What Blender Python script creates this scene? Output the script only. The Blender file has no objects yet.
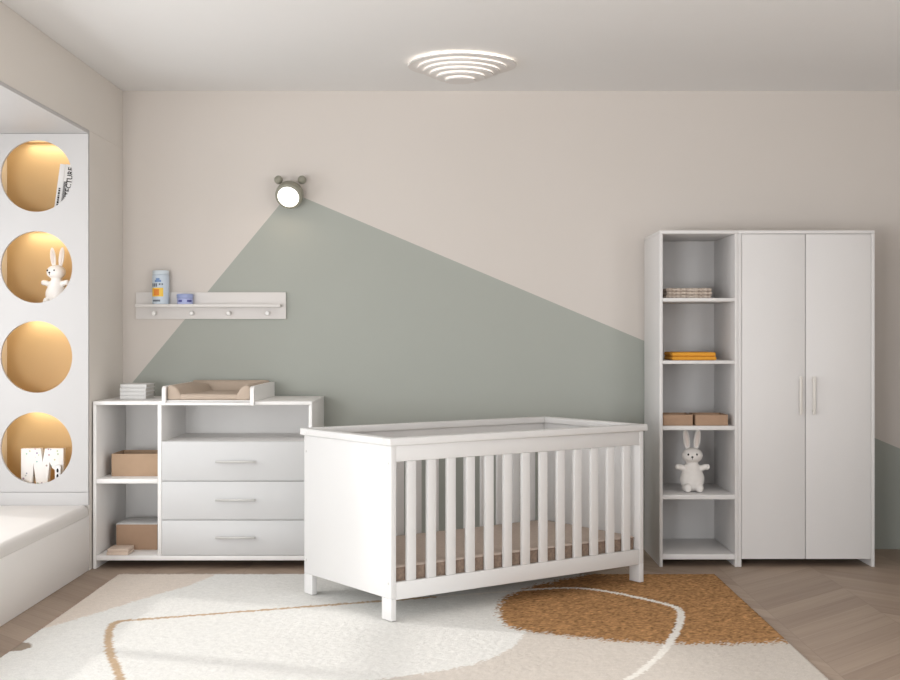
import bpy, bmesh, math, random
import numpy as np
from mathutils import Vector, Matrix
random.seed(4)
rng = np.random.default_rng(4)
S = bpy.context.scene
COL = S.collection
PI = math.pi

# ------------------------------------------------------------------ materials
def lin(c):
    c = c / 255.0
    return c / 12.92 if c <= 0.04045 else ((c + 0.055) / 1.055) ** 2.4
def rgb(r, g, b): return (lin(r), lin(g), lin(b), 1.0)

class NT:
    def __init__(s, name):
        s.m = bpy.data.materials.new(name); s.m.use_nodes = True
        s.t = s.m.node_tree; s.n = s.t.nodes; s.l = s.t.links
        s.b = s.n['Principled BSDF']
    def add(s, typ, **k):
        n = s.n.new(typ)
        for a, v in k.items(): setattr(n, a, v)
        return n
    def put(s, sock, v):
        if hasattr(v, 'is_linked') or isinstance(v, bpy.types.NodeSocket): s.l.new(v, sock)
        else: sock.default_value = v
    def math(s, op, a, b=None, c=None):
        n = s.add('ShaderNodeMath', operation=op)
        s.put(n.inputs[0], a)
        if b is not None: s.put(n.inputs[1], b)
        if c is not None: s.put(n.inputs[2], c)
        return n.outputs[0]
    def mix(s, f, a, b, blend='MIX'):
        n = s.add('ShaderNodeMix', data_type='RGBA', blend_type=blend)
        s.put(n.inputs[0], f); s.put(n.inputs[6], a); s.put(n.inputs[7], b)
        return n.outputs[2]
    def noise(s, vec, scale, detail=3.0, rough=0.5):
        n = s.add('ShaderNodeTexNoise')
        if vec is not None: s.l.new(vec, n.inputs['Vector'])
        n.inputs['Scale'].default_value = scale; n.inputs['Detail'].default_value = detail
        n.inputs['Roughness'].default_value = rough
        return n.outputs['Fac']
    def bump(s, h, strength, dist):
        n = s.add('ShaderNodeBump')
        n.inputs['Strength'].default_value = strength; n.inputs['Distance'].default_value = dist
        s.l.new(h, n.inputs['Height']); s.l.new(n.outputs[0], s.b.inputs['Normal'])

def mat_paint(name, col, rough=0.45, var=0.03, scale=6.0, bump=0.0, bscale=200.0, metal=0.0, bdist=0.002, spec=0.4):
    t = NT(name)
    tc = t.add('ShaderNodeTexCoord').outputs['Object']
    f = t.noise(tc, scale)
    dark = tuple(c * (1 - var) for c in col[:3]) + (1,)
    lite = tuple(min(1, c * (1 + var)) for c in col[:3]) + (1,)
    t.l.new(t.mix(f, dark, lite), t.b.inputs['Base Color'])
    t.b.inputs['Roughness'].default_value = rough
    t.b.inputs['Metallic'].default_value = metal
    t.b.inputs['Specular IOR Level'].default_value = spec
    if bump: t.bump(t.noise(tc, bscale, 4.0, 0.6), bump, bdist)
    return t.m

def mat_emit(name, col, strength):
    t = NT(name)
    t.b.inputs['Base Color'].default_value = col
    t.b.inputs['Emission Color'].default_value = col
    t.b.inputs['Emission Strength'].default_value = strength
    return t.m

WHITE = mat_paint('white_lacquer', rgb(243, 241, 239), 0.42, 0.006)  # lightened in colour to lift the shaded dresser shelves
DRAWW = mat_paint('drawer_front_white', rgb(212, 212, 212), 0.42, 0.008)  # darker copy of the dresser white for the brightly lit fronts
CRIBW = mat_paint('crib_white', rgb(226, 225, 224), 0.40, 0.008)
WARDW = mat_paint('wardrobe_white', rgb(225, 223, 222), 0.45, 0.008)
PANELW = mat_paint('niche_panel_white', rgb(196, 194, 193), 0.5, 0.008)
BENCHW = mat_paint('bench_white', rgb(247, 244, 241), 0.5, 0.012)
CUSH = mat_paint('cushion_white', rgb(224, 220, 216), 0.8, 0.015, bump=0.15, bscale=300)
CEIL = mat_paint('ceiling_paint', rgb(238, 237, 236), 0.9, 0.008)
GREIGE = rgb(217, 210, 203)
LEFTP = mat_paint('greige_wall_lightened', rgb(228, 222, 215), 0.9, 0.012, 2.0)  # same wall greige, colour lightened to stand in for missing side light
WALLP = mat_paint('greige_wall_paint', GREIGE, 0.9, 0.012, 2.0)
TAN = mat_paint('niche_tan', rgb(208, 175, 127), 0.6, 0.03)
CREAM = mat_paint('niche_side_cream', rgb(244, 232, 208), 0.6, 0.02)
KRAFT = mat_paint('kraft_board', rgb(182, 154, 128), 0.85, 0.05, 30, 0.2, 150)
KRAFT2 = mat_paint('kraft_board_dark', rgb(172, 142, 118), 0.85, 0.05, 30, 0.2, 150)
PAPER = mat_paint('white_paper', rgb(224, 223, 222), 0.8, 0.02, 40)
PAGES = mat_paint('book_pages', rgb(206, 203, 198), 0.9, 0.05, 200)
STEEL = mat_paint('brushed_handle', rgb(190, 188, 185), 0.42, 0.03, 60, metal=0.35)
WHANDLE = mat_paint('satin_white_handle', rgb(226, 222, 216), 0.35, 0.02)
WHANDLE_SIDE = mat_paint('handle_mount', rgb(150, 143, 136), 0.5, 0.02)
PADF = mat_paint('beige_pad_fabric', rgb(189, 172, 156), 0.95, 0.06, 25, 0.3, 220)
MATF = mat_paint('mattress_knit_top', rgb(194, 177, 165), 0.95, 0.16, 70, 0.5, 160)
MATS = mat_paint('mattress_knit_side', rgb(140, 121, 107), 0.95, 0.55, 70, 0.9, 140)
BEIGE = mat_paint('beige_cloth', rgb(216, 196, 180), 0.9, 0.04, 60, 0.2, 250)
MUST = mat_paint('mustard_cloth', rgb(226, 160, 58), 0.95, 0.06, 60, 0.4, 250)
PLUSH = mat_paint('white_plush', rgb(236, 232, 228), 1.0, 0.04, 60, 0.5, 220)
BLACK = mat_paint('black_bead', rgb(24, 22, 22), 0.25, 0.0)
INK = mat_paint('black_ink', rgb(44, 42, 42), 0.8, 0.0)
SAGE = mat_paint('sage_lamp_plastic', rgb(146, 144, 130), 0.5, 0.02)
PINKIN = mat_paint('inner_ear', rgb(226, 216, 210), 1.0, 0.03, 60)

def mat_wall_back():
    t = NT('two_tone_wall_paint')
    g = t.add('ShaderNodeNewGeometry').outputs['Position']
    sp = t.add('ShaderNodeSeparateXYZ'); t.l.new(g, sp.inputs[0])
    x, z = sp.outputs[0], sp.outputs[2]
    def P(px, py): return ((px - 456.16) * 7.589 / 1262.2, 1.28 - (py - 336.2) * 7.589 / 1262.2)
    def half(p, q):   # 1 where the point is below the line p-q
        (x0, z0), (x1, z1) = P(*p), P(*q)
        k = (z1 - z0) / (x1 - x0)
        zl = t.math('MULTIPLY_ADD', x, k, z0 - k * x0)
        d = t.math('SUBTRACT', zl, z)
        return t.math('GREATER_THAN', d, 0.0)
    f = t.math('MULTIPLY', half((167.7, 340), (279.4, 205)), half((304.5, 197.9), (644.4, 341)))
    n = t.noise(g, 2.0)
    up = t.mix(n, rgb(214, 207, 200), rgb(216, 209, 203))
    lo = t.mix(n, rgb(170, 173, 166), rgb(173, 176, 169))
    t.l.new(t.mix(f, up, lo), t.b.inputs['Base Color'])
    t.b.inputs['Roughness'].default_value = 0.92
    t.b.inputs['Specular IOR Level'].default_value = 0.2
    return t.m

def mat_wall_side():
    t = NT('side_wall_dark_band')
    g = t.add('ShaderNodeNewGeometry').outputs['Position']
    sp = t.add('ShaderNodeSeparateXYZ'); t.l.new(g, sp.inputs[0])
    f = t.math('LESS_THAN', sp.outputs[2], 0.56)  # lower band added on this unseen wall to deepen the corner shade
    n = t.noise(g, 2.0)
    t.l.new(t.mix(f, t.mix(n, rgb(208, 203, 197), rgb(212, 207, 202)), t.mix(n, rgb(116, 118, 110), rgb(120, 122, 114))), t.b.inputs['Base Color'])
    t.b.inputs['Roughness'].default_value = 0.92
    return t.m

def mat_floor():
    t = NT('chevron_oak_floor')
    g = t.add('ShaderNodeTexCoord').outputs['Object']
    sp = t.add('ShaderNodeSeparateXYZ'); t.l.new(g, sp.inputs[0])
    x, y = sp.outputs[0], sp.outputs[1]
    W, PW = 0.52, 0.135
    xs = t.math('ADD', x, 20.0 * W + 0.11)
    u = t.math('DIVIDE', xs, W)
    col = t.math('FLOOR', u)
    tri = t.math('PINGPONG', u, 1.0)
    v = t.math('DIVIDE', t.math('MULTIPLY_ADD', tri, W * 1.0, t.math('ADD', y, 10.0)), PW * 1.414)
    pl = t.math('FLOOR', v)
    cv = t.add('ShaderNodeCombineXYZ'); t.l.new(col, cv.inputs[0]); t.l.new(pl, cv.inputs[1])
    wn = t.add('ShaderNodeTexWhiteNoise', noise_dimensions='3D'); t.l.new(cv.outputs[0], wn.inputs['Vector'])
    r = wn.outputs['Value']
    gv = t.add('ShaderNodeCombineXYZ')
    t.l.new(t.math('MULTIPLY', xs, 2.2), gv.inputs[0]); t.l.new(t.math('MULTIPLY', v, 9.0), gv.inputs[1]); t.l.new(t.math('MULTIPLY', r, 37.0), gv.inputs[2])
    grain = t.noise(gv.outputs[0], 1.0, 5.0, 0.6)
    gv2 = t.add('ShaderNodeCombineXYZ')
    t.l.new(t.math('MULTIPLY', xs, 1.2), gv2.inputs[0]); t.l.new(t.math('MULTIPLY', v, 2.5), gv2.inputs[1]); t.l.new(t.math('MULTIPLY', r, 91.0), gv2.inputs[2])
    big = t.noise(gv2.outputs[0], 1.0, 2.0)
    ramp = t.add('ShaderNodeValToRGB')
    e = ramp.color_ramp.elements
    e[0].color = rgb(143, 123, 107); e[1].color = rgb(185, 166, 149)
    k = t.math('ADD', t.math('MULTIPLY', r, 0.30), t.math('ADD', t.math('MULTIPLY', grain, 0.45), t.math('MULTIPLY', big, 0.35)))
    e[0].position = 0.2; e[1].position = 0.9
    t.l.new(k, ramp.inputs[0])
    fv = t.math('FRACT', v)
    dv = t.math('MINIMUM', fv, t.math('SUBTRACT', 1.0, fv))
    fu = t.math('FRACT', u)
    du = t.math('MINIMUM', fu, t.math('SUBTRACT', 1.0, fu))
    seam = t.math('MAXIMUM', t.math('LESS_THAN', dv, 0.011), t.math('LESS_THAN', du, 0.003))
    t.l.new(t.mix(t.math('MULTIPLY', seam, 0.24), ramp.outputs[0], rgb(74, 58, 48)), t.b.inputs['Base Color'])
    t.b.inputs['Roughness'].default_value = 0.5
    t.b.inputs['Specular IOR Level'].default_value = 0.3
    t.bump(grain, 0.08, 0.002)
    return t.m

def mat_rug():
    t = NT('tufted_rug_pile')
    a = t.add('ShaderNodeVertexColor', layer_name='pattern')
    tc = t.add('ShaderNodeTexCoord').outputs['Object']
    n = t.noise(tc, 170.0, 4.0, 0.75)
    n2 = t.noise(tc, 38.0, 3.0, 0.6)
    k = t.math('ADD', t.math('MULTIPLY', n, 0.45), t.math('MULTIPLY_ADD', n2, 0.22, 0.665))
    m = t.add('ShaderNodeVectorMath', operation='SCALE')
    t.l.new(a.outputs[0], m.inputs[0]); t.l.new(k, m.inputs['Scale'])
    t.l.new(m.outputs[0], t.b.inputs['Base Color'])
    t.b.inputs['Roughness'].default_value = 1.0
    t.b.inputs['Specular IOR Level'].default_value = 0.05
    t.bump(n, 0.5, 0.006)
    return t.m

def mat_dots():
    t = NT('speckled_letter')
    tc = t.add('ShaderNodeTexCoord').outputs['Object']
    v = t.add('ShaderNodeTexVoronoi'); v.inputs['Scale'].default_value = 38.0
    t.l.new(tc, v.inputs['Vector'])
    d = t.math('LESS_THAN', v.outputs['Distance'], 0.20)
    c = t.mix(0.6, v.outputs['Color'], rgb(120, 105, 95))
    t.l.new(t.mix(t.math('MULTIPLY', d, 0.75), rgb(236, 232, 228), c), t.b.inputs['Base Color'])
    t.b.inputs['Roughness'].default_value = 0.7
    return t.m

def mat_knit(name, c1, c2):
    t = NT(name)
    tc = t.add('ShaderNodeTexCoord').outputs['Object']
    w = t.add('ShaderNodeTexVoronoi'); w.inputs['Scale'].default_value = 70.0
    t.l.new(tc, w.inputs['Vector'])
    t.l.new(t.mix(w.outputs['Distance'], c1, c2), t.b.inputs['Base Color'])
    t.b.inputs['Roughness'].default_value = 1.0
    t.bump(w.outputs['Distance'], 0.6, 0.004)
    return t.m

# ------------------------------------------------------------------ mesh helpers
def box(bm, x0, x1, y0, y1, z0, z1, bev=0.0015, seg=2, M=None):
    r = bmesh.ops.create_cube(bm, size=1.0)
    vs = r['verts']
    for v in vs:
        v.co = Vector(((v.co.x + .5) * (x1 - x0) + x0, (v.co.y + .5) * (y1 - y0) + y0, (v.co.z + .5) * (z1 - z0) + z0))
    if bev > 0:
        es = list({e for v in vs for e in v.link_edges})
        rr = bmesh.ops.bevel(bm, geom=es, offset=min(bev, 0.45 * min(x1 - x0, y1 - y0, z1 - z0)), segments=seg, affect='EDGES', profile=0.5)
        vs = list({v for f in rr['faces'] for v in f.verts} | {v for v in vs if v.is_valid})
    if M is not None: bmesh.ops.transform(bm, matrix=M, verts=vs)
    return vs

def lathe(bm, prof, n=48, M=None):
    rows, vs = [], []
    for r, z in prof:
        if r < 1e-6:
            v = bm.verts.new((0, 0, z)); rows.append([v] * n); vs.append(v)
        else:
            row = [bm.verts.new((r * math.cos(2 * PI * k / n), r * math.sin(2 * PI * k / n), z)) for k in range(n)]
            rows.append(row); vs += row
    for a, b in zip(rows, rows[1:]):
        for k in range(n):
            q = [a[k], a[(k + 1) % n], b[(k + 1) % n], b[k]]
            u = []
            for v in q:
                if v not in u: u.append(v)
            if len(u) >= 3: bm.faces.new(u)
    for row in (rows[0], rows[-1]):
        if row[0] is not row[1]: bm.faces.new(row)
    if M is not None: bmesh.ops.transform(bm, matrix=M, verts=vs)
    return vs

def ell(bm, c, r, rot=None, n=24):
    vs = bmesh.ops.create_uvsphere(bm, u_segments=n, v_segments=n // 2 + 2, radius=1.0)['verts']
    M = Matrix.Translation(c) @ (rot.to_4x4() if rot is not None else Matrix.Identity(4)) @ Matrix.Diagonal((r[0], r[1], r[2], 1))
    bmesh.ops.transform(bm, matrix=M, verts=vs)
    return vs

def prism(bm, pts, y0, y1, bev=0.0, axis='y', seg=2):
    """closed polygon pts (u, z) extruded along y (u = x) or along x (u = y)"""
    f = (lambda u, w, z: (u, w, z)) if axis == 'y' else (lambda u, w, z: (w, u, z))
    a = [bm.verts.new(f(u, y0, z)) for u, z in pts]
    b = [bm.verts.new(f(u, y1, z)) for u, z in pts]
    n = len(pts)
    fs = [bm.faces.new(a), bm.faces.new(b[::-1])]
    for k in range(n): fs.append(bm.faces.new((a[k], b[k], b[(k + 1) % n], a[(k + 1) % n])))
    bmesh.ops.recalc_face_normals(bm, faces=fs)
    if bev:
        es = list({e for q in fs for e in q.edges})
        bmesh.ops.bevel(bm, geom=es, offset=bev, segments=seg, affect='EDGES', profile=0.5)

def world_loc(o):
    p = Vector((0, 0, 0))
    while o is not None:
        p += o.location; o = o.parent
    return p

def obj(name, bm, m, parent=None, local=False, smooth=True, angle=0.6, org=None):
    """link one mesh object; coordinates are in world space unless local"""
    bmesh.ops.recalc_face_normals(bm, faces=bm.faces[:])
    me = bpy.data.meshes.new(name)
    off = Vector((0, 0, 0))
    if not local:
        off = world_loc(parent) if parent is not None else Vector((0, 0, 0))
    o = bpy.data.objects.new(name, me); COL.objects.link(o)
    if org is not None:
        o.location = Vector(org) - off; off = Vector(org)
    if off.length: bmesh.ops.translate(bm, vec=-off, verts=bm.verts[:])
    for f in bm.faces: f.smooth = smooth
    if smooth:
        for e in bm.edges:
            if len(e.link_faces) == 2: e.smooth = e.calc_face_angle(0) < angle
    bm.to_mesh(me); bm.free()
    me.materials.append(m)
    if parent is not None: o.parent = parent
    return o

def B(*a, **k):
    bm = bmesh.new(); box(bm, *a, **k); return bm

def tag(o, label, cat, group=None):
    o['label'] = label; o['category'] = cat
    if group: o['group'] = group
    return o

def thing(name, label, cat, loc, rotz=0.0, group=None):
    o = bpy.data.objects.new(name, None); COL.objects.link(o)
    o.empty_display_size = 0.05
    o.location = loc; o.rotation_euler = (0, 0, rotz)
    return tag(o, label, cat, group)

def struct(name, bm, m, smooth=False):
    o = obj(name, bm, m, smooth=smooth); o['kind'] = 'structure'; return o

def copy_tree(o, parent=None):
    c = o.copy(); COL.objects.link(c)
    if parent is not None: c.parent = parent
    for ch in list(o.children): copy_tree(ch, c)
    return c

def text(name, body, size, m, M, parent=None, ext=0.0004, align='CENTER', sx=1.0, bold=0.0):
    cu = bpy.data.curves.new(name, 'FONT'); cu.body = body; cu.size = size
    cu.extrude = ext; cu.offset = bold; cu.align_x = align; cu.align_y = 'CENTER'; cu.resolution_u = 3
    tmp = bpy.data.objects.new(name + '_tmp', cu); COL.objects.link(tmp)
    bpy.context.view_layer.update()
    me = bpy.data.meshes.new_from_object(tmp.evaluated_get(bpy.context.evaluated_depsgraph_get()))
    bpy.data.objects.remove(tmp)
    me.transform(Matrix.Diagonal((sx, 1, 1, 1))); me.transform(M)
    if parent is not None: me.transform(Matrix.Translation(-world_loc(parent)))
    me.materials.clear(); me.materials.append(m)
    o = bpy.data.objects.new(name, me); COL.objects.link(o)
    if parent is not None: o.parent = parent
    return o

# ------------------------------------------------------------------ camera (level, 39 degree lens; from vanishing lines)
F, CX, CY, EYE = 1262.2, 456.16, 336.2, 1.28
cd = bpy.data.cameras.new('camera'); cam = bpy.data.objects.new('camera', cd); COL.objects.link(cam)
cam.location = (0, 0, EYE); cam.rotation_euler = (PI / 2, 0, 0)
cd.sensor_fit = 'HORIZONTAL'; cd.sensor_width = 36.0; cd.lens = F / 900 * 36.0
cd.shift_x = (450 - CX) / 900; cd.shift_y = (CY - 340) / 900
cd.clip_start = 0.05; cd.clip_end = 100
S.camera = cam

# ------------------------------------------------------------------ the room
YW, XL, XBAY, XR, YB, ZC, ZS = 7.589, -2.005, -2.80, 2.76, 0.6, 2.7555, 2.404
YN = 6.88                                   # niche panel front
struct('floor', B(XBAY - .1, XR + .1, -1.2, YW + .1, -.1, 0, bev=0), mat_floor())
struct('ceiling', B(XBAY - .1, XR + .1, YB, YW + .1, ZC, ZC + .1, bev=0), CEIL)
struct('wall_back', B(XBAY - .1, XR + .1, YW, YW + .1, 0, ZC, bev=0), mat_wall_back())
struct('wall_right', B(XR, XR + .1, YB, YW, 0, ZC, bev=0), mat_wall_side())
struct('wall_left', B(XL - .06, XL, YN + .021, YW - .001, 0, ZS, bev=0), LEFTP)
# beam over the window bay, and the bay's own lower ceiling
struct('trim_1', B(XBAY, XL, YB, YW - .001, ZS + .001, ZC - .001, bev=0), LEFTP)
struct('trim_2', B(XBAY, XL - .001, .7, YN + .3, ZS - .018, ZS, bev=0), PANELW)
# outer wall of the bay with its window opening (left of the frame)
WY0, WY1, WZ0, WZ1 = 1.2, 6.72, 0.50, 2.28
bm = bmesh.new()
for a in ((YB, WY0, 0, ZS - .02), (WY1, YW, 0, ZS - .02), (WY0, WY1, 0, WZ0), (WY0, WY1, WZ1, ZS - .02)):
    box(bm, XBAY - .1, XBAY, a[0], a[1], a[2], a[3], bev=0)
struct('wall_bay', bm, PANELW)
bm = bmesh.new()
for k in range(6):
    yy = WY0 + (WY1 - WY0) * k / 5
    box(bm, XBAY - .09, XBAY - .03, yy - .045, yy + .045, WZ0, WZ1, bev=0)
for zz in (WZ0 + .02, 1.5, WZ1 - .02):
    box(bm, XBAY - .09, XBAY - .03, WY0, WY1, zz - .025, zz + .025, bev=0)
struct('window_1', bm, PANELW)

# ------------------------------------------------------------------ niche tower
NCX, NR = -2.288, 0.1955
NZ = [2.1535, 1.657, 1.167, 0.670]
tower = thing('niche_tower', 'tall white built-in display tower with four round lit niches beside window bench', 'shelf', (-2.4, YN + .15, .357))
def holed_panel(name, x0, x1, z0, z1, holes, thick, y, m, parent):
    cu = bpy.data.curves.new(name, 'CURVE'); cu.dimensions = '2D'; cu.fill_mode = 'BOTH'; cu.extrude = thick / 2
    def spl(pts):
        s = cu.splines.new('POLY'); s.points.add(len(pts) - 1)
        for p, q in zip(s.points, pts): p.co = (q[0], q[1], 0, 1)
        s.use_cyclic_u = True
    spl([(x0, z0), (x1, z0), (x1, z1), (x0, z1)])
    for cx, cz, r in holes: spl([(cx + r * math.cos(a), cz + r * math.sin(a)) for a in [2 * PI * k / 96 for k in range(96)]])
    tmp = bpy.data.objects.new(name + '_tmp', cu); COL.objects.link(tmp)
    bpy.context.view_layer.update()
    me = bpy.data.meshes.new_from_object(tmp.evaluated_get(bpy.context.evaluated_depsgraph_get()))
    bpy.data.objects.remove(tmp)
    me.transform(Matrix.Translation((0, y + thick / 2, 0)) @ Matrix.Rotation(PI / 2, 4, 'X'))
    me.transform(Matrix.Translation(-world_loc(parent)))
    me.materials.clear(); me.materials.append(m)
    o = bpy.data.objects.new(name, me); COL.objects.link(o); o.parent = parent
    return o
holed_panel('front_panel', XBAY + .002, XL - .0005, .431, ZS - .02, [(NCX, z, NR) for z in NZ], .02, YN, PANELW, tower)
obj('plinth', B(XBAY + .002, XL, YN, YN + .02, .357, .4285, bev=.001), PANELW, tower)
NX0, NX1, NY1, NH, NHT = -2.544, -2.077, 7.15, .21, .217
def niche_bm(z):
    bm = bmesh.new(); x0, x1, y0, y1, z0, z1 = NX0, NX1, YN + .021, NY1, z - NH, z + NHT
    w = .010
    box(bm, x0 - w, x1 + w, y1, y1 + w, z0 - w, z1 + w, bev=0)
    box(bm, x0 - w, x1 + w, y0, y1, z0 - w, z0, bev=0); box(bm, x0 - w, x1 + w, y0, y1, z1, z1 + w, bev=0)
    box(bm, x1, x1 + w, y0, y1, z0, z1, bev=0)
    return bm
LEDM = mat_emit('warm_led', (1.0, .74, .40, 1), .5)
for z in NZ:
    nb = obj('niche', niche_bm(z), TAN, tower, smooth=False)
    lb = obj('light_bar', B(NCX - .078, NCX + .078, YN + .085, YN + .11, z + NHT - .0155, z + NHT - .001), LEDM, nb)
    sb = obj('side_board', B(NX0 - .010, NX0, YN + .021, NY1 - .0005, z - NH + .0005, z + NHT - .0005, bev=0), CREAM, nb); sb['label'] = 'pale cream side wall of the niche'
    lb['label'] = 'slim warm light bar under the niche top'
    L = bpy.data.lights.new('niche_glow', 'AREA'); L.shape = 'RECTANGLE'; L.size = .44; L.size_y = .03
    L.energy = 0.22; L.color = (1.0, .95, .78)
    lo = bpy.data.objects.new('niche_glow', L); COL.objects.link(lo)
    L2 = L.copy(); L2.size = .26; L2.size_y = .02; L2.energy = .20; L2.color = (1.0, .97, .82)
    lo2 = bpy.data.objects.new('niche_glow', L2); COL.objects.link(lo2)
    lo2.location = (NCX, YN + .235, z + NHT - .008); lo2.rotation_euler = (math.radians(10), 0, 0)
    lo.location = (NCX - .01, YN + .17, z + NHT - .010); lo.rotation_euler = (math.radians(30), 0, 0)

# ------------------------------------------------------------------ window bench
bench = thing('window_bench', 'long white built-in bench with soft rounded seat pad under the window', 'bench', (-2.4, 5.0, 0))
obj('base', B(XBAY + .002, XL, 0.702, YN + .019, 0.001, .30, bev=.003), BENCHW, bench)
bm = bmesh.new()
pts = [(XBAY + .002, .301), (XL, .301), (XL, .318)] + [(XL - .036 + .036 * math.cos(a), .322 + .036 * math.sin(a)) for a in [PI / 2 * k / 8 for k in range(9)]] + [(XBAY + .002, .358)]
prism(bm, pts, .702, YN - .002)
obj('seat_pad', bm, CUSH, bench)

# ------------------------------------------------------------------ dresser
YF, YBK = 6.940, 7.572
dr = thing('changing_dresser', 'white three-drawer changing dresser with open side shelves against green wall', 'dresser', (-1.4, 7.28, 0))
DL, DV0, DV1, DRR = -1.9965, -1.6415, -1.6205, -.7925
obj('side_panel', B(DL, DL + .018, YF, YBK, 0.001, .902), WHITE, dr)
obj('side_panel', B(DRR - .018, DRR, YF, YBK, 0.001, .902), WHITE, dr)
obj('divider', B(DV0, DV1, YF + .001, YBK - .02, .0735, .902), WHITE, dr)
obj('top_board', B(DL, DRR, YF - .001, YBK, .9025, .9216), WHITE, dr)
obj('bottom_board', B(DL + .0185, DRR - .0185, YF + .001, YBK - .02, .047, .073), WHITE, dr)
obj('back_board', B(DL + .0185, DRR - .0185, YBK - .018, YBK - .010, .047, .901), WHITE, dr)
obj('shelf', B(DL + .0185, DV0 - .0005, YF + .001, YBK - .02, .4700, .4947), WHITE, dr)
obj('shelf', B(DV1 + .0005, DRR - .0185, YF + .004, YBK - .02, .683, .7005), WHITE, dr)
for z0, z1, hz in ((.4845, .701, .591), (.2705, .4815, .381), (.0755, .2675, .1748)):
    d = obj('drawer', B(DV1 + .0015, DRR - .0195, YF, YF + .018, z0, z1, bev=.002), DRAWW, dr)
    bm = bmesh.new()
    box(bm, -1.3205, -1.1028, YF - .026, YF - .016, hz - .0062, hz + .0062, bev=.002)
    for xx in (-1.290, -1.133): box(bm, xx - .005, xx + .005, YF - .017, YF + .001, hz - .004, hz + .004, bev=.001)
    obj('handle', bm, STEEL, d)['label'] = 'slim silver bar handle'

# changing tray on the dresser
TZ = .9226
def turn(o):      # tray and pad are set down a little askew
    o.rotation_euler = (0, 0, math.radians(-1.9)); o.location.x += .008
tr = thing('changing_tray', 'white changing tray with raised sides standing on the dresser top', 'tray', (-1.357, 7.26, TZ))
def side_board(x0, x1):
    y0, y1 = YF - .034, 7.555
    pts = [(y0, TZ - .0205), (y0, .980)] + [(y0 + .022 - .022 * math.cos(a), .983 + .022 * math.sin(a)) for a in (.3, .7, 1.1, PI / 2)] + [(y1, 1.008), (y1, TZ), (YF - .014, TZ), (YF - .014, TZ - .0205)]
    bm = bmesh.new(); prism(bm, pts, x0, x1, axis='x'); return bm
obj('side_board', side_board(-1.609, -1.589), WHITE, tr)
obj('side_board', side_board(-1.123, -1.103), WHITE, tr)
obj('front_lip', B(-1.5885, -1.1235, YF - .034, YF - .014, TZ - .0205, TZ - .006), WHITE, tr)
obj('base_board', B(-1.5885, -1.1235, YF - .013, 7.540, TZ, TZ + .006), WHITE, tr)
obj('back_board', B(-1.5885, -1.1235, 7.541, 7.555, TZ, 1.0), WHITE, tr)
turn(tr)

# changing pad lying in the tray
PZ = TZ + .0068
pad = thing('changing_pad', 'beige quilted changing pad with raised soft edges lying in the white tray', 'changing pad', (-1.357, 7.26, PZ))
bm = bmesh.new(); box(bm, -1.540, -1.172, YF - .010, 7.455, PZ, .962, bev=.014, seg=4)
obj('mat', bm, PADF, pad)
def bolster(side):
    bm = bmesh.new()
    if side == 'back':
        prism(bm, [(7.538, PZ), (7.445, PZ), (7.445, .958), (7.485, 1.012), (7.515, 1.022), (7.538, 1.012)], -1.584, -1.128, .012, 'x', 3)
    else:
        s = 1 if side == 'left' else -1
        xo = -1.586 if s == 1 else -1.126
        pts = [(xo, PZ), (xo + s * .080, PZ), (xo + s * .080, .955), (xo + s * .050, 1.002), (xo + s * .020, 1.014), (xo, 1.004)]
        prism(bm, pts, YF - .012, 7.444, .012, 'y', 3)
        for v in bm.verts:          # the inner slope runs inward toward the back
            t = (v.co.y - YF) / .46
            if abs(v.co.x - xo) > .03: v.co.x += s * .055 * t * min(1, (abs(v.co.x - xo) - .03) / .02)
    return bm
for s in ('left', 'right', 'back'): obj('bolster', bolster(s), PADF, pad)
turn(pad)

# booklets on the dresser top: four thin white ones
def booklet_bm(x0, x1, y0, y1, z0, z1):
    bm = bmesh.new()
    t = .0025
    box(bm, x0, x1, y0, y1, z0, z0 + t, bev=.0006); box(bm, x0, x1, y0, y1, z1 - t, z1, bev=.0006)
    box(bm, x0, x0 + t, y0, y1, z0, z1, bev=.0006)
    return bm
WB_LABELS = ['white slim hardback book at bottom of stack on dresser top', 'white slim book directly above the bottom book on dresser top',
             'white slim book directly below the topmost book on dresser top', 'topmost white book of the stack on the dresser top']
for k in range(4):
    dx, dy = random.uniform(-.002, .002), random.uniform(-.003, .003)
    x0, x1, y0, y1 = -1.905 + dx, -1.757 + dx, 7.15 + dy, 7.36 + dy
    z0 = .9222 + k * .0215; z1 = z0 + .0212
    o = thing('book', WB_LABELS[k], 'book', ((x0 + x1) / 2, (y0 + y1) / 2, z0), group='white books stacked on the dresser top')
    bm = bmesh.new()
    box(bm, x0, x1, y0 + .004, y1, z0, z0 + .003, bev=.0006); box(bm, x0, x1, y0 + .004, y1, z1 - .003, z1, bev=.0006)
    box(bm, x0, x1, y0, y0 + .012, z0, z1, bev=.0055, seg=4)
    obj('cover', bm, PAPER, o)
    obj('pages', B(x0 + .003, x1 - .004, y0 + .0125, y1 - .004, z0 + .0035, z1 - .0035, bev=0), PAGES, o)

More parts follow.
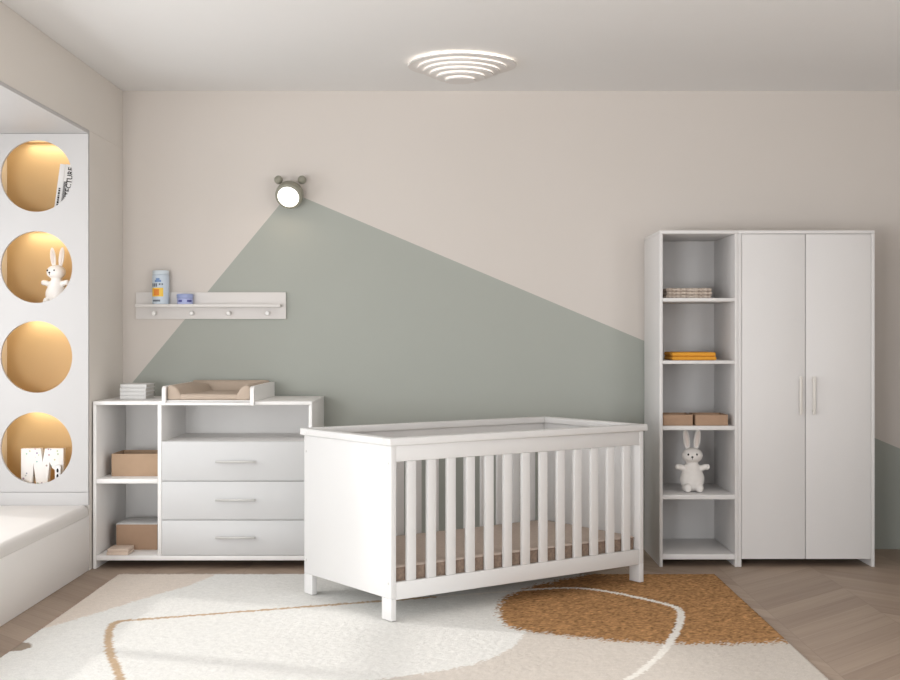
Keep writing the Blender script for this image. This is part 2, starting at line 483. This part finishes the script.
def open_box_bm(x0, x1, y0, y1, z0, z1, t=.006):
    bm = bmesh.new()
    box(bm, x0, x1, y0, y1, z0, z0 + t, bev=.001)
    box(bm, x0, x1, y0, y0 + t, z0 + t, z1, bev=.001); box(bm, x0, x1, y1 - t, y1, z0 + t, z1, bev=.001)
    box(bm, x0, x0 + t, y0 + t, y1 - t, z0 + t, z1, bev=.001); box(bm, x1 - t, x1, y0 + t, y1 - t, z0 + t, z1, bev=.001)
    return bm
tag(obj('storage_box', open_box_bm(-1.932, -1.662, 7.075, 7.32, .4952, .6205), KRAFT, org=(-1.80, 7.20, .4952)),
    'open light brown cardboard box on middle shelf of the dresser', 'box')
lb = thing('storage_box', 'brown cardboard box with flat white lid on lowest dresser shelf', 'box', (-1.80, 7.27, .0735))
obj('box_body', open_box_bm(-1.920, -1.690, 7.13, 7.38, .0735, .216), KRAFT2, lb)
obj('lid', B(-1.921, -1.689, 7.129, 7.381, .2165, .2215, bev=.001), PAPER, lb)['label'] = 'flat white lid'
for k, lab in enumerate(('lower beige booklet in front of lidded box on dresser floor', 'upper beige booklet lying in front of the lidded brown box')):
    z0 = .0735 + k * .0178
    d = .004 * k
    tag(obj('booklet', B(-1.926 + d, -1.807 - d / 3, 6.950 + d, 7.085, z0, z0 + .0172, bev=.003, seg=3), BEIGE, org=(-1.87, 7.02, z0)), lab, 'book', 'beige booklets on the dresser floor')

# ------------------------------------------------------------------ wall shelf with pegs
ws = thing('wall_shelf', 'narrow white peg shelf mounted on wall above the dresser', 'shelf', (-1.474, YW - .02, 1.46))
SHW = mat_paint('wall_shelf_white', rgb(224, 220, 217), 0.5, 0.01)
obj('back_plate', B(-1.921, -1.021, YW - .02, YW - .001, 1.3834, 1.5434), SHW, ws)
obj('ledge', B(-1.906, -1.044, YW - .10, YW - .0205, 1.453, 1.471), SHW, ws)
for px in (154.4, 192.0, 229.0, 267.6):
    X = (px - CX) * (YW - .035) / F
    bm = bmesh.new()
    lathe(bm, [(0, .0), (.007, .0), (.006, .014), (.012, .02), (.0135, .027), (.011, .033), (0, .035)], 20, Matrix.Translation((X, YW - .0205, 1.4165)) @ Matrix.Rotation(PI / 2, 4, 'X'))
    obj('peg', bm, WHITE, ws)

# powder bottle and cream jar on the ledge
def arc_patch(bm, c, r, a0, a1, z0, z1, n=12):
    a = [bm.verts.new((c[0] + r * math.cos(t), c[1] + r * math.sin(t), z)) for z in (z0, z1) for t in [a0 + (a1 - a0) * k / n for k in range(n + 1)]]
    for k in range(n): bm.faces.new((a[k], a[k + 1], a[n + 2 + k], a[n + 1 + k]))
BOTT = mat_paint('pale_blue_plastic', rgb(206, 218, 230), 0.35, 0.02)
BCAP = mat_paint('pale_cap', rgb(214, 224, 232), 0.4, 0.02)
LBLUE = mat_paint('label_blue', rgb(120, 150, 196), 0.5, 0.02)
LGREY = mat_paint('label_grey', rgb(112, 120, 132), 0.5, 0.02)
LYEL = mat_paint('label_yellow', rgb(250, 206, 84), 0.5, 0.02)
LORA = mat_paint('label_orange', rgb(232, 140, 58), 0.5, 0.02)
JARB = mat_paint('lilac_jar', rgb(176, 184, 226), 0.4, 0.02)
JARL = mat_paint('jar_lid_blue', rgb(160, 172, 214), 0.4, 0.02)
JARD = mat_paint('jar_print', rgb(78, 82, 150), 0.5, 0.02)
bc = (-1.762, YW - .058); r = .0500; zb = 1.4715
bo = thing('powder_bottle', 'pale blue bottle with yellow label on white wall shelf', 'bottle', (bc[0], bc[1], zb))
T = Matrix.Translation((bc[0], bc[1], zb))
bm = bmesh.new(); lathe(bm, [(0, 0), (r * .93, 0), (r, .006), (r, .165), (r * .98, .172), (r * .9, .176), (0, .176)], 48, T)
obj('bottle_body', bm, BOTT, bo)
bm = bmesh.new(); lathe(bm, [(0, .1765), (r * .95, .1765), (r * .97, .18), (r * .97, .196), (r * .9, .2), (0, .2)], 48, T)
obj('cap', bm, BCAP, bo)
fa = math.atan2(-bc[1], -bc[0])       # toward the camera
def patch(name, m, d0, d1, z0, z1, R=r + .0004, c=bc, par=bo, zz=zb):
    bm = bmesh.new(); arc_patch(bm, c, R, fa - math.radians(d1), fa - math.radians(d0), zz + z0, zz + z1)
    return obj(name, bm, m, par)
# angles: positive = toward the picture's left
patch('label_emblem', LBLUE, -2, 44, .130, .142); patch('label_emblem', LBLUE, 8, 34, .142, .153)
for a, b in ((60, 74), (42, 56), (26, 38), (2, 14), (-14, -4)): patch('label_lettering', LGREY, a, b, .102 if a > 20 else .112, .122)
patch('label_field', LYEL, -16, 80, .044, .096)
patch('label_picture', LORA, 12, 54, .050, .088, r + .0007)
patch('label_lettering', LGREY, 4, 66, .014, .025)
jc = (-1.618, YW - .055); jz = 1.4715; jr = .049
ja = thing('cream_jar', 'small lilac blue cream jar beside bottle on wall shelf', 'jar', (jc[0], jc[1], jz))
T = Matrix.Translation((jc[0], jc[1], jz))
bm = bmesh.new(); lathe(bm, [(0, 0), (jr * .93, 0), (jr * .96, .004), (jr * .96, .032), (jr * .9, .0345), (0, .0345)], 48, T)
obj('jar_body', bm, JARB, ja)
bm = bmesh.new(); lathe(bm, [(0, .035), (jr * .98, .035), (jr, .038), (jr, .056), (jr * .96, .060), (0, .060)], 48, T)
obj('lid', bm, JARL, ja)
for a, b in ((24, 56), (-52, -12)): patch('label_lettering', JARD, a, b, .012, .024, jr * .96 + .0005, jc, ja, jz)

# ------------------------------------------------------------------ round wall lamp with ears
dv = Vector((-.13, -.84, -.52)).normalized()
rt = Vector((0, 0, 1)).cross(-dv).normalized()
rt = -dv.cross(Vector((0, 0, 1))).normalized()
up = dv.cross(rt).normalized()
if up.z < 0: up = -up
lc = Vector((-.987, YW - .092, 2.125))
ML = Matrix((( rt.x, up.x, dv.x, lc.x), (rt.y, up.y, dv.y, lc.y), (rt.z, up.z, dv.z, lc.z), (0, 0, 0, 1)))
wl = thing('wall_lamp', 'grey green round wall lamp with two small ears and bright disc', 'lamp', (lc.x, YW, lc.z))
bm = bmesh.new(); lathe(bm, [(0, -.045), (.045, -.043), (.068, -.034), (.080, -.014), (.083, .02), (.080, .038), (.073, .044), (.0655, .045), (.0635, .040), (0, .038)], 56, ML)
obj('lamp_body', bm, SAGE, wl)
bm = bmesh.new(); lathe(bm, [(0, .0405), (.0632, .0405), (.0625, .0450), (.05, .0475), (0, .049)], 56, ML)
obj('diffuser', bm, mat_emit('lamp_diffuser', (1, .98, .95, 1), 3.0), wl)['label'] = 'bright white disc'
for s in (-1, 1):
    bm = bmesh.new(); ell(bm, (lc.x + s * .070, lc.y + .012, lc.z + .085), (.026, .026, .026))
    obj('ear', bm, SAGE, wl)
bm = bmesh.new(); lathe(bm, [(0, 0), (.045, 0), (.045, .012), (.018, .014), (.018, .05), (0, .05)], 32, Matrix.Translation((lc.x + .008, YW - .001, lc.z + .025)) @ Matrix.Rotation(PI / 2, 4, 'X'))
obj('wall_mount', bm, SAGE, wl)

L = bpy.data.lights.new('lamp_glow', 'SPOT'); L.energy = 1.1; L.color = (1, .78, .58); L.spot_size = 2.6; L.spot_blend = 1.0; L.shadow_soft_size = .05
lo = bpy.data.objects.new('lamp_glow', L); COL.objects.link(lo); lo.location = lc + dv * .06
lo.rotation_euler = Vector((-.05, .25, -1)).to_track_quat('-Z', 'Y').to_euler()

# ------------------------------------------------------------------ tiered ceiling lamp
LY, LX = 6.78, 0.0
cl = thing('ceiling_lamp', 'white stepped round ceiling lamp with glowing tier edges', 'lamp', (LX + .03, LY, ZC))
TIERW = mat_paint('lamp_white', rgb(228, 224, 221), 0.6, 0.01)
GLOW = mat_emit('tier_glow', (1.0, .955, .90, 1), 1.0)
BACKG = mat_emit('tier_back_glow', (1.0, .93, .84, 1), 3.6)
tx = [(430, .284), (430, .233), (428, .199), (427, .166), (425, .127), (422, .079)]
def outline(rr, n=72):   # softly irregular disc
    return [(rr * (1 + .03 * math.cos(2 * a + .5) + .025 * math.cos(3 * a - .6)) * math.cos(a), rr * (1 + .02 * math.cos(3 * a - .6)) * math.sin(a)) for a in [2 * PI * k / n for k in range(n)]]
def slab(bm, cx, cy, rr, z0, z1):
    p = outline(rr)
    a = [bm.verts.new((cx + x, cy + y, z0)) for x, y in p]; b = [bm.verts.new((cx + x, cy + y, z1)) for x, y in p]
    n = len(p); bm.faces.new(a[::-1]); bm.faces.new(b)
    for k in range(n): bm.faces.new((a[k], a[(k + 1) % n], b[(k + 1) % n], b[k]))
for i, (px, rr) in enumerate(tx):
    cx = (px / 5.294 + 380 - CX) * LY / F
    zt = ZC - .016 - i * .0165
    bm = bmesh.new(); slab(bm, cx, LY, rr, zt - .0085, zt)
    tier = obj('tier', bm, TIERW, cl, smooth=True, angle=.5)
    bm = bmesh.new(); slab(bm, cx, LY, rr - .004 if i else rr - .040, zt + (.004 if i == 0 else .0004), zt + (.0105 if i == 0 else .0028))
    obj('light_strip', bm, BACKG if i == 0 else GLOW, tier)

# ------------------------------------------------------------------ open shelf unit and wardrobe
YF, YBW = 6.997, 7.560
su = thing('open_shelf_unit', 'tall narrow white open shelf unit between baby crib and wardrobe', 'shelf', (1.33, 7.28, 0))
SX0, SX1, SXI0, SXI1 = 1.127, 1.5625, 1.145, 1.5455
HW = 1.8665
obj('side_panel', B(SX0, SXI0, YF, YBW, .001, HW - .0185), WARDW, su)
obj('side_panel', B(SXI1, SX1, YF, YBW, .001, HW - .0185), WARDW, su)
obj('top_board', B(SX0, SX1, YF, YBW, HW - .018, HW), WARDW, su)
obj('back_board', B(SXI0 + .0005, SXI1 - .0005, YBW - .012, YBW - .004, .045, HW - .019), WARDW, su)
SH = [(1.4723, 1.4923), (1.1265, 1.1447), (.7590, .7822), (.3750, .3997), (.0420, .0705)]
for a, b in SH:
    obj('shelf', B(SXI0 + .0005, SXI1 - .0005, YF + .002, YBW - .013, a, b), WARDW, su)
wd = thing('wardrobe', 'tall white two-door wardrobe with pale bar handles beside open shelves', 'wardrobe', (1.94, 7.28, 0))
WX0, WX1 = 1.5635, 2.320
obj('side_panel', B(WX0, WX0 + .018, YF, YBW, .001, HW - .0185), WARDW, wd)
obj('side_panel', B(WX1 - .018, WX1, YF, YBW, .001, HW - .0185), WARDW, wd)
obj('top_board', B(WX0, WX1, YF, YBW, HW - .018, HW), WARDW, wd)
obj('bottom_board', B(WX0 + .0185, WX1 - .0185, YF + .022, YBW - .013, .044, .060), WARDW, wd)
obj('back_board', B(WX0 + .0185, WX1 - .0185, YBW - .012, YBW - .004, .042, HW - .019), WARDW, wd)
XM = 1.9365
for a, b, hx in ((WX0 + .0200, XM - .0018, 1.905), (XM + .0018, WX1 - .0200, 1.9795)):
    d = obj('door', B(a, b, YF + .002, YF + .020, .0445, HW - .0205, bev=.002), WARDW, wd)
    bm = bmesh.new(); zz0, zz1 = .846, 1.058
    box(bm, hx - .007, hx + .007, YF - .028, YF - .016, zz0, zz1, bev=.002)
    for q in (zz0 + .02, zz1 - .02): box(bm, hx - .005, hx + .005, YF - .017, YF + .003, q - .005, q + .005, bev=.001)
    obj('handle', bm, WHANDLE, d)['label'] = 'slim pale bar handle'

# contents of the open shelves
KNIT = mat_knit('grey_knit', rgb(150, 128, 112), rgb(226, 214, 202))
KN_L = ['bottom beige knitted blanket folded on top shelf of the open unit', 'middle beige knitted blanket of three folded on the top shelf', 'uppermost beige knitted blanket of three folded on the top shelf']
for k in range(3):
    z0 = 1.4928 + k * .0195; dx = (-.002, .003, 0)[k]
    bm = bmesh.new(); box(bm, 1.180 + dx, 1.437 + dx, 7.09, 7.36, z0, z0 + .019, bev=.0085, seg=4)
    tag(obj('folded_blanket', bm, KNIT, org=(1.31, 7.22, z0)), KN_L[k], 'blanket', 'knitted blankets on the top shelf')
for k in range(2):
    z0 = 1.1452 + k * .0228
    bm = bmesh.new(); box(bm, 1.208, 1.458 - .004 * k, 7.06, 7.34, z0, z0 + .0222, bev=.009, seg=4)
    tag(obj('folded_towel', bm, MUST, org=(1.33, 7.2, z0)), ('lower mustard yellow folded towel lying directly on the open shelf', 'upper mustard yellow folded towel resting on another mustard towel')[k], 'towel', 'mustard towels on the second shelf')
for x0, x1, lab in ((1.152, 1.316, 'open brown cardboard tray on middle shelf, by the outer side panel near crib'), (1.332, 1.512, 'open brown cardboard tray on middle shelf, nearest the wardrobe doors')):
    tag(obj('cardboard_tray', open_box_bm(x0, x1, 7.022, 7.23, .7827, .8427, .004), KRAFT2, org=((x0 + x1) / 2, 7.12, .7827)), lab, 'box', 'cardboard trays on the middle shelf')

# plush rabbits
def make_bunny(loc, label, ear_spread=0.0):
    t = thing('plush_rabbit', label, 'toy', loc)
    bm = bmesh.new()
    ell(bm, (0, 0, .072), (.070, .058, .070)); ell(bm, (0, .003, .120), (.054, .045, .050)); ell(bm, (0, 0, .150), (.036, .034, .030))
    for s in (-1, 1):
        ell(bm, (s * .034, -.026, .026), (.026, .046, .026)); ell(bm, (s * .033, -.058, .026), (.021, .016, .026))
        R = Matrix.Rotation(s * 1.25, 3, 'Y')
        ell(bm, (s * .062, -.010, .138), (.017, .017, .036), R); ell(bm, (s * .084, -.014, .142), (.0155, .0155, .017))
    ell(bm, (0, -.004, .206), (.060, .052, .044)); ell(bm, (-.008, -.036, .196), (.034, .022, .024))
    ell(bm, (0, .055, .04), (.02, .02, .02))
    b = obj('body', bm, PLUSH, t, local=True)
    m = b.modifiers.new('join', 'REMESH'); m.mode = 'VOXEL'; m.voxel_size = .0045; m.use_smooth_shade = True
    m = b.modifiers.new('soft', 'SMOOTH'); m.factor = .6; m.iterations = 6
    for s in (-1, 1):
        bm = bmesh.new(); R = Matrix.Rotation(s * .13, 3, 'Y')
        vs = ell(bm, (s * .030, .006, .295), (.019, .009, .062), R)
        e = obj('ear', bm, PLUSH, t, local=True)
        bm = bmesh.new(); ell(bm, (s * .030, -.0015, .297), (.011, .004, .046), R)
        obj('inner_ear', bm, PINKIN, e, local=True)
    for s in (-1, 1):
        bm = bmesh.new(); ell(bm, (-.006 + s * .024, -.050, .214), (.0052, .0042, .0062), None, 12)
        obj('eye', bm, BLACK, t, local=True)
    bm = bmesh.new(); ell(bm, (-.009, -.060, .201), (.0065, .004, .0045), None, 12)
    obj('nose', bm, BLACK, t, local=True)
    bm = bmesh.new()
    box(bm, -.0100, -.0080, -.0600, -.0570, .187, .199, bev=.0005)
    obj('mouth', bm, INK, t, local=True)
    return t
rab = make_bunny((1.336, 7.150, .3999), 'white plush rabbit with arms out sitting on the open shelf unit')
rab2 = copy_tree(rab)
rab2.location = (-2.225, 7.03, 1.657 - NH + .0005); rab2.scale = (.92, .92, .92); rab2.rotation_euler = (0, 0, -.32)
rab2['label'] = 'white plush long-eared rabbit inside the second round niche from the top'

# books in the top niche
def niche_book(xc, wid, hgt, zb, lab):
    th = math.radians(7.7)
    M = Matrix.Translation((xc, 6.985, zb)) @ Matrix.Rotation(th, 4, 'Y')
    t = thing('book', lab, 'book', (xc, 6.985, zb), group='books in the top niche')
    bm = bmesh.new()
    box(bm, 0, .003, 0, .15, 0, hgt, bev=.0006, M=M); box(bm, wid - .003, wid, 0, .15, 0, hgt, bev=.0006, M=M)
    box(bm, .003, wid - .003, 0, .003, 0, hgt, bev=0, M=M)
    obj('cover', bm, PAPER, t)
    obj('pages', B(.0035, wid - .0035, .0035, .146, .003, hgt - .003, bev=0, M=M), PAPER, t)
    return t, M
NB0 = NZ[0] - NH + .0005
R90 = Matrix.Rotation(PI / 2, 4, 'X')
b1, M1 = niche_book(-2.2305, .030, .292, NB0 + .001, 'thin white book with small spine print leaning in the top round niche')
bm = bmesh.new(); zz = .060
for q in (.010, .012, .008, .013, .006, .012, .010, .007):      # small unreadable spine print
    box(bm, .010, .020, -.0012, -.0002, zz, zz + q, bev=0, M=M1); zz += q + .003
obj('lettering', bm, INK, b1)
b2, M2 = niche_book(-2.1995, .070, .290, NB0 + .001, 'thick white book with black title leaning in the top round niche')
text('lettering', 'ARCHITECTURE', .043, INK, M2 @ Matrix.Translation((.034, -.0008, .276)) @ R90 @ Matrix.Rotation(PI / 2, 4, 'Z'), b2, align='RIGHT', sx=.88, bold=.0009)
bm = bmesh.new()
for k in range(22): box(bm, .003, .016, -.0012, -.0002, .085 + k * .005, .0883 + k * .005, bev=0, M=M2)
obj('printed_block', bm, INK, b2)

# letter M and small block in the bottom niche
mz = NZ[3] - NH + .0005
mt = thing('letter_ornament', 'white speckled block letter M in the lowest round niche', 'ornament', (-2.29, 6.98, mz))
mx, mw, mh = -2.398, .234, .200
s = .070
pts = [(0, 0), (.062, 0), (.068, .117), (.084, 0), (.144, 0), (.157, .126), (.172, .092), (.189, .080), (.189, 0), (mw, 0), (mw, mh), (.131, mh), (.119, .126), (.1085, mh), (0, mh)]
bm = bmesh.new(); prism(bm, [(mx + a, mz + b) for a, b in pts], 6.955, 7.0, .0015)
bmesh.ops.triangulate(bm, faces=[f for f in bm.faces if len(f.verts) > 6])
obj('letter_body', bm, mat_dots(), mt)
blk = thing('small_block', 'small white block with two black marks before the letter M', 'ornament', (-2.192, 6.92, mz))
obj('block_body', B(-2.199, -2.166, 6.912, 6.938, mz, mz + .113, bev=.004), PAPER, blk)
for zz in (.066, .036):
    bm = bmesh.new(); ell(bm, (-2.183, 6.9115, mz + zz + .018), (.006, .001, .012), None, 12)
    obj('black_mark', bm, BLACK, blk)

# ------------------------------------------------------------------ cot
CTH, CL_, CW = .6266, 1.549, .789
RUGZ = .010
cr = thing('baby_crib', 'white slatted baby crib with solid ends standing on the rug', 'crib', (-.2884, 5.5986, RUGZ + .0035), CTH)
T0, ZTOP, CAP = .027, .813, .034
def CB(name, *a, lab=None, m=CRIBW, **k):
    bm = bmesh.new(); box(bm, *a, **k); return obj(name, bm, m, cr, local=True)
for x0 in (0.0, CL_ - T0):
    CB('end_panel', x0, x0 + T0, 0, CW, .098, ZTOP - CAP - .0005, bev=.0025)
    for y0 in (0.0, CW - .078): CB('leg', x0, x0 + T0, y0, y0 + .078, 0, .0975, bev=.002)
OV = .016
CB('top_rail', -OV, CL_ + OV, -OV, .040, ZTOP - CAP, ZTOP, bev=.006, seg=3)
CB('top_rail', -OV, CL_ + OV, CW - .040, CW + OV, ZTOP - CAP, ZTOP, bev=.006, seg=3)
for x0, x1 in ((-OV, .040), (CL_ - .040, CL_ + OV)): CB('top_rail', x0, x1, .0405, CW - .0405, ZTOP - CAP, ZTOP, bev=.006, seg=3)
NS = 13; A0, A1 = T0 + .0005, CL_ - T0 - .0005
SW = .049; GAP = (A1 - A0 - NS * SW) / (NS + 1)
for y0, y1 in ((.002, .024), (CW - .024, CW - .002)):
    CB('upper_rail', A0, A1, y0, y1, .7075, ZTOP - CAP - .0005, bev=.002)
    CB('lower_rail', A0, A1, y0, y1, .092, .170, bev=.002)
    for k in range(NS):
        a = A0 + GAP + k * (SW + GAP)
        CB('slat', a, a + SW, y0 + .002, y1 - .002, .1705, .7070, bev=.003)
CB('mattress_base', A0, A1, .026, CW - .026, .115, .140)
HOLE = mat_paint('screw_cap_grey', rgb(206, 204, 202), .5, .0)
for y in (.022, CW - .022):
    for z in (.165, .70):
        bm = bmesh.new(); lathe(bm, [(0, 0), (.006, 0), (.006, .001), (0, .0012)], 16, Matrix.Translation((.0002, y, z)) @ Matrix.Rotation(-PI / 2, 4, 'Y'))
        obj('screw_cap', bm, HOLE, cr, local=True)
mt = thing('crib_mattress', 'beige brown knitted mattress lying inside the white crib', 'mattress', (-.2884, 5.5986, RUGZ + .0035), CTH)
bm = bmesh.new(); box(bm, T0 + .008, CL_ - T0 - .008, .029, CW - .029, .1405, .238, bev=.016, seg=4)
o = obj('mattress_body', bm, MATF, mt, local=True)
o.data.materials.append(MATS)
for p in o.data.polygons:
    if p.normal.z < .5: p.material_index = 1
bm = bmesh.new()
for zz in (.235,):
    for (x0, x1, y0, y1) in ((T0 + .012, CL_ - T0 - .012, .0265, .0315), (T0 + .012, CL_ - T0 - .012, CW - .0315, CW - .0265)):
        box(bm, x0, x1, y0, y1, zz - .010, zz - .005, bev=.002)
obj('piping', bm, MATS, mt, local=True)

# ------------------------------------------------------------------ rug
RX0, RX1, RY0, RY1 = -1.800, 1.383, 4.18, 6.745
def fl(px, py):
    Y = F * (EYE - RUGZ) / (py - CY); return ((px - CX) * Y / F, Y)
step = .0085
xs = np.arange(RX0, RX1 + 1e-6, step); ys = np.arange(RY0, RY1 + 1e-6, step)
nx, ny = len(xs), len(ys)
GX, GY = np.meshgrid(xs, ys)
jx = GX + rng.normal(0, .006, GX.shape); jy = GY + rng.normal(0, .010, GY.shape)
def smooth_poly(pts, it=2):
    for _ in range(it):
        q = []
        for a, b in zip(pts, pts[1:] + pts[:1]):
            q += [(a[0] * .75 + b[0] * .25, a[1] * .75 + b[1] * .25), (a[0] * .25 + b[0] * .75, a[1] * .25 + b[1] * .75)]
        pts = q
    return pts
def smooth_line(pts, it=2):
    for _ in range(it):
        q = [pts[0]]
        for a, b in zip(pts, pts[1:]):
            q += [(a[0] * .75 + b[0] * .25, a[1] * .75 + b[1] * .25), (a[0] * .25 + b[0] * .75, a[1] * .25 + b[1] * .75)]
        pts = q + [pts[-1]]
    return pts
def inside(poly, X, Y):
    r = np.zeros(X.shape, bool); n = len(poly)
    for k in range(n):
        (x0, y0), (x1, y1) = poly[k], poly[(k + 1) % n]
        if y0 == y1: continue
        c = ((y0 > Y) != (y1 > Y)) & (X < (x1 - x0) * (Y - y0) / (y1 - y0) + x0)
        r ^= c
    return r
def dist_line(line, X, Y):
    d = np.full(X.shape, 9.0)
    for (x0, y0), (x1, y1) in zip(line, line[1:]):
        vx, vy = x1 - x0, y1 - y0; L = vx * vx + vy * vy
        if L == 0: continue
        t = np.clip(((X - x0) * vx + (Y - y0) * vy) / L, 0, 1)
        d = np.minimum(d, np.hypot(X - x0 - t * vx, Y - y0 - t * vy))
    return d
def C(r, g, b): return np.array([lin(r), lin(g), lin(b)])
col = np.empty(GX.shape + (3,)); col[:] = C(233, 232, 228)
# beige field in the back left corner
a = smooth_line([fl(*p) for p in ((214, 575), (192, 585), (165, 592), (135, 601), (100, 612), (45, 628))])
m = inside([(RX0 - 1, 9), (a[0][0], 9)] + a + [(RX0 - 1, a[-1][1])], jx, jy); col[m] = C(224, 213, 202)
# warm grey field at the front right
a = smooth_line([fl(*p) for p in ((800, 632), (640, 631), (560, 627), (533, 628), (524, 633), (519, 642), (500, 655), (465, 667), (405, 676), (330, 686))])
m = inside([(RX1 + 2, a[0][1])] + a + [(a[-1][0], 3), (RX1 + 2, 3)], jx, jy); col[m] = C(214, 206, 197)
# caramel field
a = smooth_line([fl(*p) for p in ((590, 574), (560, 580), (525, 588), (503, 597), (497, 611), (504, 624), (517, 630), (570, 636), (615, 641), (665, 643), (730, 644.5), (800, 641))])
brown = inside([(a[0][0], 9)] + a + [(RX1 + 2, a[-1][1]), (RX1 + 2, 9)], GX + rng.normal(0, .012, GX.shape), GY + rng.normal(0, .022, GY.shape)); col[brown] = C(176, 134, 92)
t0_ = rng.normal(0, .25, GX.shape); tone = 1.0 + .55 * t0_ + .45 * (t0_ + np.roll(t0_, 1, 0) + np.roll(t0_, 1, 1) + np.roll(np.roll(t0_, 1, 0), 1, 1)) / 2; tone = np.clip(tone, .35, 1.8); col[brown] *= tone[brown][:, None]
# thin looping line: brown on the pale ground, white on the caramel
loop = smooth_line([fl(*p) for p in ((124, 690), (120, 676), (111, 657), (107.5, 641), (110, 628), (115, 621.8), (130, 620.3), (250, 611), (375, 601.5), (440, 596.5), (500, 592), (545, 588.5), (580, 587.5), (612, 592), (650, 600), (676, 606.5), (682, 613), (678, 630), (665, 650), (648, 666), (628, 680), (600, 694))], 2)
m = dist_line(loop, GX + rng.normal(0, .003, GX.shape), GY + rng.normal(0, .004, GY.shape)) < .0165
lb_ = inside([(-.1, 9), (-.1, 3), (9, 3), (9, 9)], GX, GY)
col[m & ~lb_] = C(196, 171, 143); col[m & lb_] = C(242, 238, 231)
# half-round patch on the left edge
pc = fl(10, 651)
m = ((GX - RX0) / .06) ** 2 + ((GY - fl(16, 647)[1]) / .075) ** 2 < 1; col[m] = C(160, 146, 132)
Z = RUGZ + np.clip(rng.normal(0, .0009, GX.shape), -.002, .002)
me = bpy.data.meshes.new('rug')
n = nx * ny
top = np.stack([GX, GY, Z], -1).reshape(-1, 3)
# skirt: border vertices repeated at floor level
bi = list(range(nx)) + [k * nx + nx - 1 for k in range(1, ny)] + [(ny - 1) * nx + k for k in range(nx - 2, -1, -1)] + [k * nx for k in range(ny - 2, 0, -1)]
sk = top[bi].copy(); sk[:, 2] = .001
verts = np.concatenate([top, sk])
i = np.arange(n).reshape(ny, nx)
fa_ = np.stack([i[:-1, :-1], i[:-1, 1:], i[1:, 1:], i[1:, :-1]], -1).reshape(-1, 4)
nb = len(bi)
fs = np.array([[bi[k], n + k, n + (k + 1) % nb, bi[(k + 1) % nb]] for k in range(nb)])
faces = np.concatenate([fa_, fs])
me.vertices.add(len(verts)); me.vertices.foreach_set('co', verts.astype(np.float32).ravel())
me.loops.add(faces.size); me.loops.foreach_set('vertex_index', faces.astype(np.int32).ravel())
me.polygons.add(len(faces)); me.polygons.foreach_set('loop_start', (np.arange(len(faces)) * 4).astype(np.int32))
me.polygons.foreach_set('loop_total', np.full(len(faces), 4, np.int32))
me.update(calc_edges=True)
ca = me.color_attributes.new('pattern', 'FLOAT_COLOR', 'POINT')
cc = np.ones((len(verts), 4), np.float32); flat = col.reshape(-1, 3); cc[:n, :3] = flat; cc[n:, :3] = flat[bi]
ca.data.foreach_set('color', cc.ravel())
me.materials.append(mat_rug())
rug = bpy.data.objects.new('rug', me); COL.objects.link(rug)
tag(rug, 'large off-white tufted rug with caramel and beige shapes on the floor', 'rug')

# ------------------------------------------------------------------ light
w = bpy.data.worlds.new('world'); S.world = w; w.use_nodes = True
bg = w.node_tree.nodes['Background']; bg.inputs[0].default_value = (.965, .985, 1.0, 1); bg.inputs[1].default_value = 0.22

sun = bpy.data.lights.new('sun', 'SUN'); sun.energy = 1.3; sun.angle = math.radians(2.5); sun.color = (1.0, .97, .93)
so = bpy.data.objects.new('sun', sun); COL.objects.link(so)
d = Vector((1.0, -.36, -.58)).normalized()
so.rotation_euler = d.to_track_quat('-Z', 'Y').to_euler()

def area(name, loc, to, sx, sy, e, col=(1, 1, 1)):
    L = bpy.data.lights.new(name, 'AREA'); L.shape = 'RECTANGLE'; L.size = sx; L.size_y = sy; L.energy = e; L.color = col
    o = bpy.data.objects.new(name, L); COL.objects.link(o); o.location = loc
    o.rotation_euler = (Vector(to) - Vector(loc)).to_track_quat('-Z', 'Y').to_euler(); return o
area('window_sky', (XBAY - .12, (WY0 + WY1) / 2, 1.4), (0, (WY0 + WY1) / 2, 1.2), 5.3, 1.6, 84, (.98, .99, 1))
area('front_left', (-2.2, -.1, 1.6), (.5, 6.5, 1.2), 1.2, 1.5, 10, (.985, .995, 1))  # added fill light, no lamp stands here
area('front_low', (-2.0, -.8, .9), (-.6, 6.5, .7), 1.8, 1.1, 143, (.985, .995, 1))  # added low fill light to brighten fronts and shelf interiors
area('right_soft', (2.65, 2.4, 1.5), (-2, 5.6, 1.6), 2.2, 1.8, 78, (.98, .99, 1))  # added fill light for the bay side, no source in this wall

S.view_settings.view_transform = 'Standard'
S.view_settings.look = 'None'
S.view_settings.exposure = 0.0
